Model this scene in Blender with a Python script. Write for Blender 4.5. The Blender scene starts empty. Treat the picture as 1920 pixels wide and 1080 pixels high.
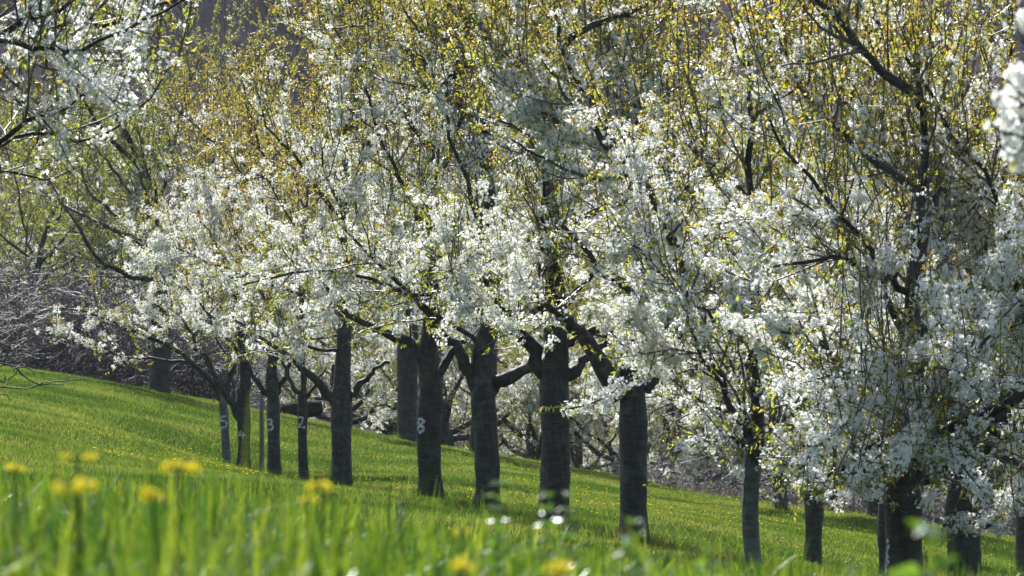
import bpy, math, random, time
import numpy as np
from mathutils import Vector

T0 = time.time()
R = math.radians
scene = bpy.context.scene
col = scene.collection

# ------------------------------------------------------------------ camera
F = 12600.0                       # focal length in photo pixels (1920 wide)
PITCH = math.atan(320.0 / F)      # the eye level lies at row 860 of the photo
cam_d = bpy.data.cameras.new('camera')
cam = bpy.data.objects.new('camera', cam_d)
col.objects.link(cam)
cam.location = (0, 0, 0)
cam.rotation_euler = (math.pi / 2 + PITCH, 0, 0)
cam_d.sensor_width = 36.0
cam_d.lens = 36.0 * F / 1920.0
cam_d.clip_start = 0.5
cam_d.clip_end = 6000
cam_d.dof.use_dof = True
cam_d.dof.focus_distance = 64.0
cam_d.dof.aperture_fstop = 0.23625 / 0.0105
cam_d.dof.aperture_blades = 0
scene.camera = cam

# ------------------------------------------------------------------ world, sun, exposure
SUN_AZ, SUN_EL = -14.0, 44.0      # azimuth clockwise from the view direction, elevation
w = bpy.data.worlds.new('World')
scene.world = w
w.use_nodes = True
nt = w.node_tree
sky = nt.nodes.new('ShaderNodeTexSky')
sky.sky_type = 'NISHITA'
sky.sun_disc = False
sky.sun_elevation = R(SUN_EL)
sky.sun_rotation = R(SUN_AZ)
sky.air_density = 1.0
sky.dust_density = 1.5
bg = nt.nodes['Background']
bg.inputs['Strength'].default_value = 0.105
nt.links.new(sky.outputs[0], bg.inputs['Color'])
sun_d = bpy.data.lights.new('sun', 'SUN')
sun_d.energy = 5.0
sun_d.angle = R(0.53)
sun_d.color = (1.0, 0.965, 0.91)
sun = bpy.data.objects.new('sun', sun_d)
col.objects.link(sun)
sd = Vector((math.sin(R(SUN_AZ)) * math.cos(R(SUN_EL)), math.cos(R(SUN_AZ)) * math.cos(R(SUN_EL)), math.sin(R(SUN_EL))))
sun.rotation_euler = sd.to_track_quat('Z', 'Y').to_euler()
sun.location = (-30, 60, 60)
vs = scene.view_settings
vs.view_transform = 'Standard'
vs.look = 'None'
vs.exposure = 1.12
vs.gamma = 1.0
cy = scene.cycles
cy.max_bounces = 12
cy.diffuse_bounces = 10
cy.glossy_bounces = 2
cy.transmission_bounces = 10
cy.volume_bounces = 0
cy.caustics_reflective = False
cy.caustics_refractive = False
cy.sample_clamp_indirect = 6.0
cy.sample_clamp_direct = 5.0
cy.use_denoising = True

# ------------------------------------------------------------------ small helpers
def P(px, py, D):
    """world point seen at photo pixel (px, py) at distance D along the ground"""
    u, v = (px - 960.0) / F, (540.0 - py) / F
    c, s = math.cos(PITCH), math.sin(PITCH)
    y = c - v * s
    return np.array([u / y * D, D, (s + v * c) / y * D])

def tag(o, label=None, cat=None, group=None, kind=None):
    if label: o['label'] = label
    if cat: o['category'] = cat
    if group: o['group'] = group
    if kind: o['kind'] = kind
    return o

def link(name, me, parent=None, loc=None):
    o = bpy.data.objects.new(name, me)
    col.objects.link(o)
    if parent: o.parent = parent
    if loc is not None: o.location = [float(c) for c in loc]
    return o

def empty(name, loc):
    o = bpy.data.objects.new(name, None)
    o.empty_display_size = 0.2
    col.objects.link(o)
    o.location = [float(c) for c in loc]
    return o

def copy_tree(o, parent=None):
    c = o.copy()
    col.objects.link(c)
    c.parent = parent
    for ch in list(o.children):
        copy_tree(ch, c)
    return c

def mesh_np(name, verts, faces, mats, mi=None, smooth=False):
    """verts (N,3), faces (M,k) all with k corners"""
    me = bpy.data.meshes.new(name)
    n, (m, k) = len(verts), faces.shape
    me.vertices.add(n)
    me.vertices.foreach_set('co', np.ascontiguousarray(verts, dtype=np.float32).ravel())
    me.loops.add(m * k)
    me.loops.foreach_set('vertex_index', np.ascontiguousarray(faces, dtype=np.int32).ravel())
    me.polygons.add(m)
    me.polygons.foreach_set('loop_start', np.arange(0, m * k, k, dtype=np.int32))
    for mt in mats: me.materials.append(mt)
    if mi is not None:
        me.polygons.foreach_set('material_index', np.ascontiguousarray(mi, dtype=np.int32))
    me.update(calc_edges=True)
    me.polygons.foreach_set('use_smooth', np.full(m, bool(smooth)))
    me.update()
    return me

def norm(a):
    return a / np.maximum(np.linalg.norm(a, axis=-1, keepdims=True), 1e-9)

class Tubes:
    def __init__(self):
        self.v, self.f, self.n = [], [], 0
    def add(self, pts, rad, k=4, cap=True):
        pts = np.asarray(pts, float); rad = np.asarray(rad, float)
        n = len(pts)
        t = np.gradient(pts, axis=0)
        t = norm(t)
        m = t.mean(axis=0)
        a = np.zeros(3); a[np.argmin(np.abs(m))] = 1.0
        s = norm(np.cross(t, a)); b = np.cross(t, s)
        ang = np.arange(k) * 2 * math.pi / k
        ring = (np.cos(ang)[None, :, None] * s[:, None, :] + np.sin(ang)[None, :, None] * b[:, None, :])
        v = pts[:, None, :] + ring * rad[:, None, None] if rad.ndim == 1 else pts[:, None, :] + ring * rad[:, :, None]
        i = np.arange(n - 1)[:, None] * k + np.arange(k)[None, :]
        j = np.arange(n - 1)[:, None] * k + (np.arange(k)[None, :] + 1) % k
        f = np.stack([i, i + k, j + k, j], axis=-1).reshape(-1, 4)   # seen from outside
        self.v.append(v.reshape(-1, 3)); self.f.append(f + self.n)
        self.n += n * k
        if cap:       # close the far end with a degenerate-free fan of quads onto a small tip ring
            tip = pts[-1] + t[-1] * (rad[-1].mean() if rad.ndim > 1 else rad[-1]) * 0.6
            self.v.append(tip[None, :] + ring[-1] * 0.0005)
            base = self.n - k
            q = np.stack([base + np.arange(k), self.n + np.arange(k), self.n + (np.arange(k) + 1) % k, base + (np.arange(k) + 1) % k], axis=-1)
            self.f.append(q); self.n += k
    def mesh(self, name, mat, smooth=True):
        return mesh_np(name, np.concatenate(self.v), np.concatenate(self.f), [mat], smooth=smooth)

def frames(nrm, rng):
    """rotation matrices whose rows are x, y, z axes; z = nrm, random roll"""
    nrm = norm(nrm)
    a = rng.normal(size=nrm.shape)
    x = norm(np.cross(nrm, a)); y = np.cross(nrm, x)
    return np.stack([x, y, nrm], axis=1)

# ------------------------------------------------------------------ materials
def new_mat(name):
    m = bpy.data.materials.new(name)
    m.use_nodes = True
    n = m.node_tree
    for x in list(n.nodes): n.nodes.remove(x)
    out = n.nodes.new('ShaderNodeOutputMaterial')
    return m, n, out

def ramp(n, src, stops):
    r = n.nodes.new('ShaderNodeValToRGB')
    e = r.color_ramp.elements
    while len(e) < len(stops): e.new(0.5)
    for el, (p, c) in zip(e, stops):
        el.position = p; el.color = (*c, 1)
    n.links.new(src, r.inputs[0])
    return r.outputs[0]

def leafy(name, dif, tra, mix=0.5, gloss=0.0, rough=0.35, bynoise=None):
    """thin surface that reflects and lets light through; colours vary from piece to piece"""
    m, n, out = new_mat(name)
    if bynoise:
        tc = n.nodes.new('ShaderNodeNewGeometry'); nz = n.nodes.new('ShaderNodeTexNoise')
        nz.inputs['Scale'].default_value = bynoise; nz.inputs['Detail'].default_value = 3
        n.links.new(tc.outputs['Position'], nz.inputs['Vector'])
        g2 = n.nodes.new('ShaderNodeMath'); g2.operation = 'ADD'
        g3 = n.nodes.new('ShaderNodeMath'); g3.operation = 'MULTIPLY_ADD'
        g3.inputs[1].default_value = 2.4; g3.inputs[2].default_value = -1.12
        n.links.new(nz.outputs[0], g3.inputs[0])
        g4 = n.nodes.new('ShaderNodeMath'); g4.operation = 'MULTIPLY'; g4.inputs[1].default_value = 0.8
        n.links.new(tc.outputs['Random Per Island'], g4.inputs[0])
        n.links.new(g3.outputs[0], g2.inputs[0]); n.links.new(g4.outputs[0], g2.inputs[1])
        src = g2.outputs[0]
    else:
        g = n.nodes.new('ShaderNodeNewGeometry'); src = g.outputs['Random Per Island']
    d = n.nodes.new('ShaderNodeBsdfDiffuse'); t = n.nodes.new('ShaderNodeBsdfTranslucent')
    n.links.new(ramp(n, src, dif), d.inputs['Color'])
    n.links.new(ramp(n, src, tra), t.inputs['Color'])
    mx = n.nodes.new('ShaderNodeMixShader'); mx.inputs[0].default_value = mix
    n.links.new(d.outputs[0], mx.inputs[1]); n.links.new(t.outputs[0], mx.inputs[2])
    last = mx
    if gloss:
        gl = n.nodes.new('ShaderNodeBsdfGlossy'); gl.inputs['Roughness'].default_value = rough
        gl.inputs['Color'].default_value = (0.9, 0.95, 0.95, 1)
        fr = n.nodes.new('ShaderNodeFresnel'); fr.inputs['IOR'].default_value = 1.4
        ml = n.nodes.new('ShaderNodeMath'); ml.operation = 'MULTIPLY'; ml.inputs[1].default_value = gloss
        n.links.new(fr.outputs[0], ml.inputs[0])
        m2 = n.nodes.new('ShaderNodeMixShader')
        n.links.new(ml.outputs[0], m2.inputs[0])
        n.links.new(mx.outputs[0], m2.inputs[1]); n.links.new(gl.outputs[0], m2.inputs[2])
        last = m2
    n.links.new(last.outputs[0], out.inputs['Surface'])
    return m

def solid(name, stops, scale=(1, 1, 1), nscale=5.0, rough=0.85, bump=0.0, detail=6, spec=0.3):
    m, n, out = new_mat(name)
    tc = n.nodes.new('ShaderNodeTexCoord'); mp = n.nodes.new('ShaderNodeMapping')
    mp.inputs['Scale'].default_value = scale
    n.links.new(tc.outputs['Object'], mp.inputs['Vector'])
    nz = n.nodes.new('ShaderNodeTexNoise'); nz.inputs['Scale'].default_value = nscale; nz.inputs['Detail'].default_value = detail
    nz.inputs['Roughness'].default_value = 0.65
    n.links.new(mp.outputs[0], nz.inputs['Vector'])
    b = n.nodes.new('ShaderNodeBsdfPrincipled')
    b.inputs['Roughness'].default_value = rough
    b.inputs['Specular IOR Level'].default_value = spec
    n.links.new(ramp(n, nz.outputs[0], stops), b.inputs['Base Color'])
    if bump:
        bp = n.nodes.new('ShaderNodeBump'); bp.inputs['Strength'].default_value = 1.0; bp.inputs['Distance'].default_value = bump
        n.links.new(nz.outputs[0], bp.inputs['Height']); n.links.new(bp.outputs[0], b.inputs['Normal'])
    n.links.new(b.outputs[0], out.inputs['Surface'])
    return m

M = {}
M['petal'] = leafy('petal', [(0, (.76, .78, .76)), (1, (.86, .86, .85))], [(0, (.86, .88, .84)), (1, (.93, .93, .91))], 0.55)
M['stamen'] = leafy('stamen', [(0, (.10, .08, .03)), (1, (.28, .25, .07))], [(0, (.12, .12, .03)), (1, (.25, .25, .06))], 0.3)
M['leaf_green'] = leafy('leaf_green', [(0, (.05, .085, .012)), (1, (.12, .14, .02))], [(0, (.31, .40, .03)), (.6, (.47, .51, .05)), (1, (.54, .51, .07))], 0.55, 0.4)
M['leaf_bronze'] = leafy('leaf_bronze', [(0, (.10, .06, .015)), (1, (.13, .11, .02))], [(0, (.50, .29, .05)), (.35, (.53, .41, .05)), (1, (.53, .51, .06))], 0.55, 0.4)
M['bark'] = solid('bark', [(0.3, (.030, .025, .019)), (.55, (.056, .048, .038)), (.75, (.09, .081, .066))], (5, 5, 26), 1.6, 0.85, 0.012)
def bark_mat(name, stops, lichen, sc=(5, 5, 26)):
    m, n, out = new_mat(name)
    tc = n.nodes.new('ShaderNodeTexCoord'); mp = n.nodes.new('ShaderNodeMapping'); mp.inputs['Scale'].default_value = sc
    oi = n.nodes.new('ShaderNodeObjectInfo')
    off = n.nodes.new('ShaderNodeVectorMath'); off.operation = 'ADD'
    n.links.new(tc.outputs['Object'], off.inputs[0]); n.links.new(oi.outputs['Location'], off.inputs[1])
    n.links.new(off.outputs[0], mp.inputs['Vector'])
    def noise(src, scale, det, dist=0.0):
        z = n.nodes.new('ShaderNodeTexNoise'); z.inputs['Scale'].default_value = scale; z.inputs['Detail'].default_value = det
        z.inputs['Roughness'].default_value = .65; z.inputs['Distortion'].default_value = dist
        n.links.new(src, z.inputs['Vector']); return z.outputs[0]
    band = noise(mp.outputs[0], 1.5, 6, .4)
    mp2 = n.nodes.new('ShaderNodeMapping'); mp2.inputs['Scale'].default_value = (22, 22, 5)
    n.links.new(off.outputs[0], mp2.inputs['Vector'])
    crack = noise(mp2.outputs[0], 1.3, 5, .6)
    patch = noise(off.outputs[0], 4.5, 5, .8)
    mx0 = n.nodes.new('ShaderNodeMath'); mx0.operation = 'MULTIPLY_ADD'; mx0.inputs[1].default_value = .42
    n.links.new(crack, mx0.inputs[0])
    half = n.nodes.new('ShaderNodeMath'); half.operation = 'MULTIPLY'; half.inputs[1].default_value = .58
    n.links.new(band, half.inputs[0]); n.links.new(half.outputs[0], mx0.inputs[2])
    c1 = ramp(n, mx0.outputs[0], stops)
    lf_ = ramp(n, patch, [(.54, (0, 0, 0)), (.66, (.75, .75, .75))])
    mc = n.nodes.new('ShaderNodeMix'); mc.data_type = 'RGBA'
    n.links.new(lf_, mc.inputs[0]); n.links.new(c1, mc.inputs[6]); mc.inputs[7].default_value = (*lichen, 1)
    hv_ = n.nodes.new('ShaderNodeHueSaturation')
    vr = n.nodes.new('ShaderNodeMath'); vr.operation = 'MULTIPLY_ADD'; vr.inputs[1].default_value = .5; vr.inputs[2].default_value = .75
    n.links.new(oi.outputs['Random'], vr.inputs[0]); n.links.new(vr.outputs[0], hv_.inputs['Value']); n.links.new(mc.outputs[2], hv_.inputs['Color'])
    b = n.nodes.new('ShaderNodeBsdfPrincipled'); b.inputs['Roughness'].default_value = .55; b.inputs['Specular IOR Level'].default_value = .22
    n.links.new(hv_.outputs[0], b.inputs['Base Color'])
    bp = n.nodes.new('ShaderNodeBump'); bp.inputs['Strength'].default_value = 1.0; bp.inputs['Distance'].default_value = .022
    n.links.new(mx0.outputs[0], bp.inputs['Height']); n.links.new(bp.outputs[0], b.inputs['Normal'])
    n.links.new(b.outputs[0], out.inputs['Surface'])
    return m
M['bark'] = bark_mat('bark', [(.36, (.014, .0118, .0095)), (.5, (.034, .030, .0245)), (.64, (.074, .066, .056))], (.085, .085, .068))
M['fork_bark'] = bark_mat('fork_bark', [(.36, (.014, .012, .010)), (.5, (.034, .030, .025)), (.64, (.075, .068, .058))], (.085, .085, .07), (12, 12, 12))
M['limb_bark'] = solid('limb_bark', [(0.3, (.022, .018, .017)), (.55, (.055, .047, .043)), (.75, (.10, .09, .085))], (1, 1, 1), 14, 0.7, 0.006)
M['twig_bark'] = solid('twig_bark', [(0.3, (.045, .032, .028)), (.7, (.13, .10, .09))], (1, 1, 1), 9, 0.45, 0.0, 2, 0.6)
M['young_bark'] = bark_mat('young_bark', [(.36, (.05, .052, .048)), (.5, (.10, .106, .10)), (.64, (.16, .166, .157))], (.17, .175, .17), (4, 4, 22))
M['paint'] = solid('paint', [(0.40, (.07, .065, .06)), (.47, (.34, .35, .34)), (.6, (.55, .56, .54))], (1, 1, 1), 38, 0.8)
M['grass_blade'] = leafy('grass_blade', [(0, (.025, .060, .008)), (1, (.055, .085, .010))], [(0, (.020, .065, .008)), (.5, (.075, .165, .012)), (1, (.33, .40, .03))], 0.55, 0.10, 0.4)
M['lawn_blade'] = leafy('lawn_blade', [(0, (.022, .055, .006)), (1, (.060, .085, .010))], [(0, (.050, .115, .012)), (.4, (.135, .22, .024)), (.75, (.245, .315, .042)), (1, (.31, .295, .075))], 0.5, 0.08, 0.35, bynoise=0.38)
M['dry_blade'] = leafy('dry_blade', [(0, (.20, .15, .08)), (1, (.38, .32, .20))], [(0, (.14, .10, .05)), (1, (.30, .25, .14))], 0.35, 0.0, 0.4)
M['weed_leaf'] = leafy('weed_leaf', [(0, (.03, .08, .015)), (1, (.06, .12, .02))], [(0, (.10, .26, .02)), (1, (.22, .38, .03))], 0.5, 0.7, 0.28)
M['yellow'] = leafy('yellow_petal', [(0, (.78, .60, .008)), (1, (.82, .70, .015))], [(0, (.78, .58, .008)), (1, (.84, .70, .015))], 0.45)
M['calyx'] = leafy('calyx', [(0, (.36, .42, .20)), (1, (.50, .54, .30))], [(0, (.40, .45, .20)), (1, (.55, .56, .30))], 0.45)
M['soil'] = solid('soil', [(0.3, (.014, .030, .005)), (.5, (.026, .048, .008)), (.7, (.045, .058, .012))], (1, 1, 1), 1.7, 1.0, 0, 6, 0.0)
M['shrub_twig'] = solid('shrub_twig', [(0.3, (.022, .018, .018)), (.7, (.075, .066, .064))], (1, 1, 1), 6, 0.5, 0, 2, 0.4)
M['wood_twig'] = solid('woodland_twig', [(0.3, (.035, .03, .033)), (.7, (.07, .06, .062))], (1, 1, 1), .15, 0.8)
M['log'] = solid('log', [(0.3, (.05, .032, .018)), (.55, (.14, .09, .045)), (.75, (.28, .19, .09))], (3, 12, 12), 1.5, 0.9, 0.02)
M['shaded_log'] = solid('shaded_log', [(0.3, (.008, .007, .006)), (.7, (.03, .026, .022))], (3, 12, 12), 1.5, 0.95, 0.02, 6, .1)  # darker copy of the log colours, with the shade on the crest painted in
M['stake'] = solid('stake', [(0.3, (.08, .075, .055)), (.7, (.17, .16, .12))], (12, 12, 2), 3, 0.85)
M['stem'] = leafy('stem', [(0, (.08, .14, .03)), (1, (.14, .20, .05))], [(0, (.12, .22, .03)), (1, (.2, .28, .05))], 0.3)

# ------------------------------------------------------------------ ground
CP = []
def cp(px, py, D):
    p = P(px, py, D); CP.append(p)
for px, py, D in [(425, 885, 105), (457, 886, 101.4), (514, 897, 95.8), (570, 909, 90.7), (640, 921, 85), (808, 938, 74),
                  (914, 956, 68.5), (1036, 986, 63), (1188, 1018, 57.3), (1414, 1096, 49.5), (1690, 1190, 44),
                  (297, 737, 132), (765, 827, 128), (0, 690, 130), (150, 709, 130), (560, 785, 130), (1000, 866, 126), (1240, 916, 122),
                  (1400, 948, 118), (1640, 976, 116), (1900, 1010, 116),
                  (0, 733, 113), (0, 785, 95), (0, 840, 77), (150, 742, 116), (150, 790, 100), (150, 838, 84), (300, 764, 120), (300, 800, 110), (300, 838, 97), (300, 868, 85),
                  (700, 884, 100), (700, 852, 116), (900, 878, 112), (900, 905, 95), (1100, 930, 95), (1100, 908, 110), (1300, 955, 102), (1300, 985, 86), (1458, 953, 106),
                  (1523, 1082, 78), (1655, 1110, 72), (1805, 1120, 62),
                  (0, 700, 152), (600, 870, 152), (1200, 1010, 152), (1900, 1100, 152),
                  (0, 720, 180), (600, 920, 180), (1200, 1050, 180), (1900, 1120, 180), (0, 820, 240), (960, 1000, 240), (1900, 1080, 240)]:
    cp(px, py, D)
for p in [(0, 0, -.38), (-1.5, 3, -.36), (1.5, 3, -.44), (0, 10, -.37), (-1.2, 12, -.31), (1.2, 12, -.47), (0, 22, -.52), (-2, 25, -.44), (2, 25, -.85),
          (-3, 45, -.55), (-4, 60, -.28), (-12, 60, .9), (-25, 60, 2.6), (-30, 130, 5.5), (-25, 10, 2.2), (25, 10, -3.4),
          (25, 60, -5.2), (30, 130, -6.5), (-40, 240, 5), (40, 240, -6), (0, -20, -.2)]:
    CP.append(np.array(p, float))
CP = np.array(CP)
_s = 30.0
def _phi(A, B):
    d2 = ((A[:, None, :] - B[None, :, :]) ** 2).sum(-1)
    return np.where(d2 > 0, 0.5 * d2 * np.log(np.maximum(d2, 1e-12)), 0.0)
_sc = np.array([1 / 12.0, 1 / 30.0])
_c = CP[:, :2] * _sc
_n = len(_c)
_A = np.zeros((_n + 3, _n + 3))
_A[:_n, :_n] = _phi(_c, _c) + np.eye(_n) * 0.004
_A[:_n, _n:] = np.c_[np.ones(_n), _c]
_A[_n:, :_n] = _A[:_n, _n:].T
_wt = np.linalg.solve(_A, np.r_[CP[:, 2], 0, 0, 0])
def ground(x, y):
    x = np.atleast_1d(np.asarray(x, float)); y = np.atleast_1d(np.asarray(y, float))
    xc = np.clip(x, -45, 45); yc = np.clip(y, -30, 245)
    out = np.empty(len(x))
    for i in range(0, len(x), 50000):
        q = np.c_[xc[i:i + 50000], yc[i:i + 50000]] * _sc
        out[i:i + 50000] = _phi(q, _c) @ _wt[:_n] + np.c_[np.ones(len(q)), q] @ _wt[_n:]
    # long soft hummocks, nothing near the camera
    k = np.clip((y - 20) / 40, 0, 1)
    out += k * (0.018 * np.sin(x * 1.3 + 0.35 * y) + 0.018 * np.sin(0.9 * x - 0.52 * y + 1.0) + 0.012 * np.sin(2.1 * x + 1.15 * y))
    # the wooded hill far behind
    h = np.maximum(y - 250, 0)
    out += np.where(h > 0, h * h / (h + 160) * (0.36 + 0.05 * np.sin(x / 70.0) + .03 * np.sin(x / 23.0 + y / 60.0)), 0)
    return out
def gz(x, y): return float(ground([x], [y])[0])

xs = np.concatenate([np.linspace(-700, -60, 33)[:-1], np.linspace(-60, -16, 23)[:-1], np.linspace(-16, 16, 97), np.linspace(16, 60, 23)[1:], np.linspace(60, 700, 33)[1:]])
ys = np.concatenate([np.linspace(-60, 0, 9)[:-1], np.linspace(0, 150, 301), np.linspace(152, 250, 50), np.linspace(258, 1600, 120)])
GX, GY = np.meshgrid(xs, ys)
gv = np.c_[GX.ravel(), GY.ravel(), ground(GX.ravel(), GY.ravel())]
nx_, ny_ = len(xs), len(ys)
ii = (np.arange(ny_ - 1)[:, None] * nx_ + np.arange(nx_ - 1)[None, :]).ravel()
gf = np.stack([ii, ii + 1, ii + nx_ + 1, ii + nx_], axis=-1)
M['leaf_litter'] = solid('leaf_litter', [(0.35, (.013, .012, .015)), (.5, (.036, .030, .036)), (.65, (.065, .055, .055))], (1, 1, .5), .035, 1.0, 0, 8, 0.0)
tag(link('ground', mesh_np('ground', gv, gf, [M['soil'], M['leaf_litter']], (GY[:-1, :-1].ravel() > 238).astype(int), smooth=True)), kind='structure')

# ------------------------------------------------------------------ cherry trees
_pet = [(0, 0, 0)]
_fq = []
for k in range(5):
    a = 2 * math.pi * k / 5
    for (r, da, z) in [(0.66, -0.50, .20), (1.0, 0.0, .34), (0.66, 0.50, .20)]:
        _pet.append((r * math.cos(a + da), r * math.sin(a + da), z))
    _fq.append((0, 1 + 3 * k, 2 + 3 * k, 3 + 3 * k))
for k in range(4):
    a = math.pi / 2 * k
    _pet.append((.22 * math.cos(a), .22 * math.sin(a), .27))
_fq.append((16, 17, 18, 19))
FT = np.array(_pet); FQ = np.array(_fq)
LT = np.array([(0, 0, 0), (-.24, .45, .09), (0, .5, 0), (.24, .45, .09), (0, 1, -.12)])
LQ = np.array([(0, 2, 4, 1), (0, 3, 4, 2)])

def flower_mesh(name, pos, nrm, size, rng):
    n = len(pos)
    B = frames(nrm, rng)
    T = np.repeat(FT[None], n, 0) * size[:, None, None]
    T[:, :, 2] *= rng.uniform(0.4, 1.9, (n, 1))
    T[:, 1:16, :] *= rng.uniform(.8, 1.15, (n, 15, 1))
    v = pos[:, None, :] + np.einsum('nvi,nij->nvj', T, B)
    f = FQ[None] + (np.arange(n) * len(FT))[:, None, None]
    mi = np.tile(np.array([0, 0, 0, 0, 0, 1]), n)
    return mesh_np(name, v.reshape(-1, 3), f.reshape(-1, 4), [M['petal'], M['stamen']], mi)

def leaf_mesh(name, pos, d, size, bronze, rng, mats=None):
    n = len(pos)
    d = norm(d)
    side = norm(np.cross(d, rng.normal(size=(n, 3)) * 0.6 + np.array([0, 0, 1.0])))
    up = np.cross(side, d)
    B = np.stack([side, d, up], axis=1)
    T = np.repeat(LT[None], n, 0) * size[:, None, None]
    T[:, :, 0] *= rng.uniform(.7, 1.2, (n, 1))
    T[:, 4, 2] -= size * rng.uniform(0, .35, n)
    v = pos[:, None, :] + np.einsum('nvi,nij->nvj', T, B)
    f = LQ[None] + (np.arange(n) * 5)[:, None, None]
    mi = np.repeat(bronze.astype(int), 2)
    return mesh_np(name, v.reshape(-1, 3), f.reshape(-1, 4), mats or [M['leaf_green'], M['leaf_bronze']], mi)

def grow(rng, p, d, L, n, up=0.0, wander=0.25):
    pts = [np.array(p, float)]
    d = norm(np.array(d, float)); st = L / n
    for i in range(n):
        d = d + np.array([0, 0, up * st]) + rng.normal(size=3) * wander * math.sqrt(st)
        d = norm(d)
        pts.append(pts[-1] + d * st)
    return np.array(pts)

def resample(pts, n):
    s = np.r_[0, np.cumsum(np.linalg.norm(np.diff(pts, axis=0), axis=1))]
    q = np.linspace(0, s[-1], n)
    return np.stack([np.interp(q, s, pts[:, i]) for i in range(3)], axis=1)

def along(pts, a, b, gap, rng):
    """positions, tangents and arc fractions spaced by about gap between fractions a and b"""
    seg = np.diff(pts, axis=0); ln = np.linalg.norm(seg, axis=1)
    s = np.r_[0, np.cumsum(ln)]; L = s[-1]
    m = int((b - a) * L / gap + rng.random())
    if m < 1: return np.zeros((0, 3)), np.zeros((0, 3)), np.zeros(0)
    q = np.sort(rng.uniform(a * L, b * L, m))
    k = np.clip(np.searchsorted(s, q, side='right') - 1, 0, len(ln) - 1)
    t = (q - s[k]) / np.maximum(ln[k], 1e-9)
    return pts[k] + seg[k] * t[:, None], seg[k] / np.maximum(ln[k], 1e-9)[:, None], q / L

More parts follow.
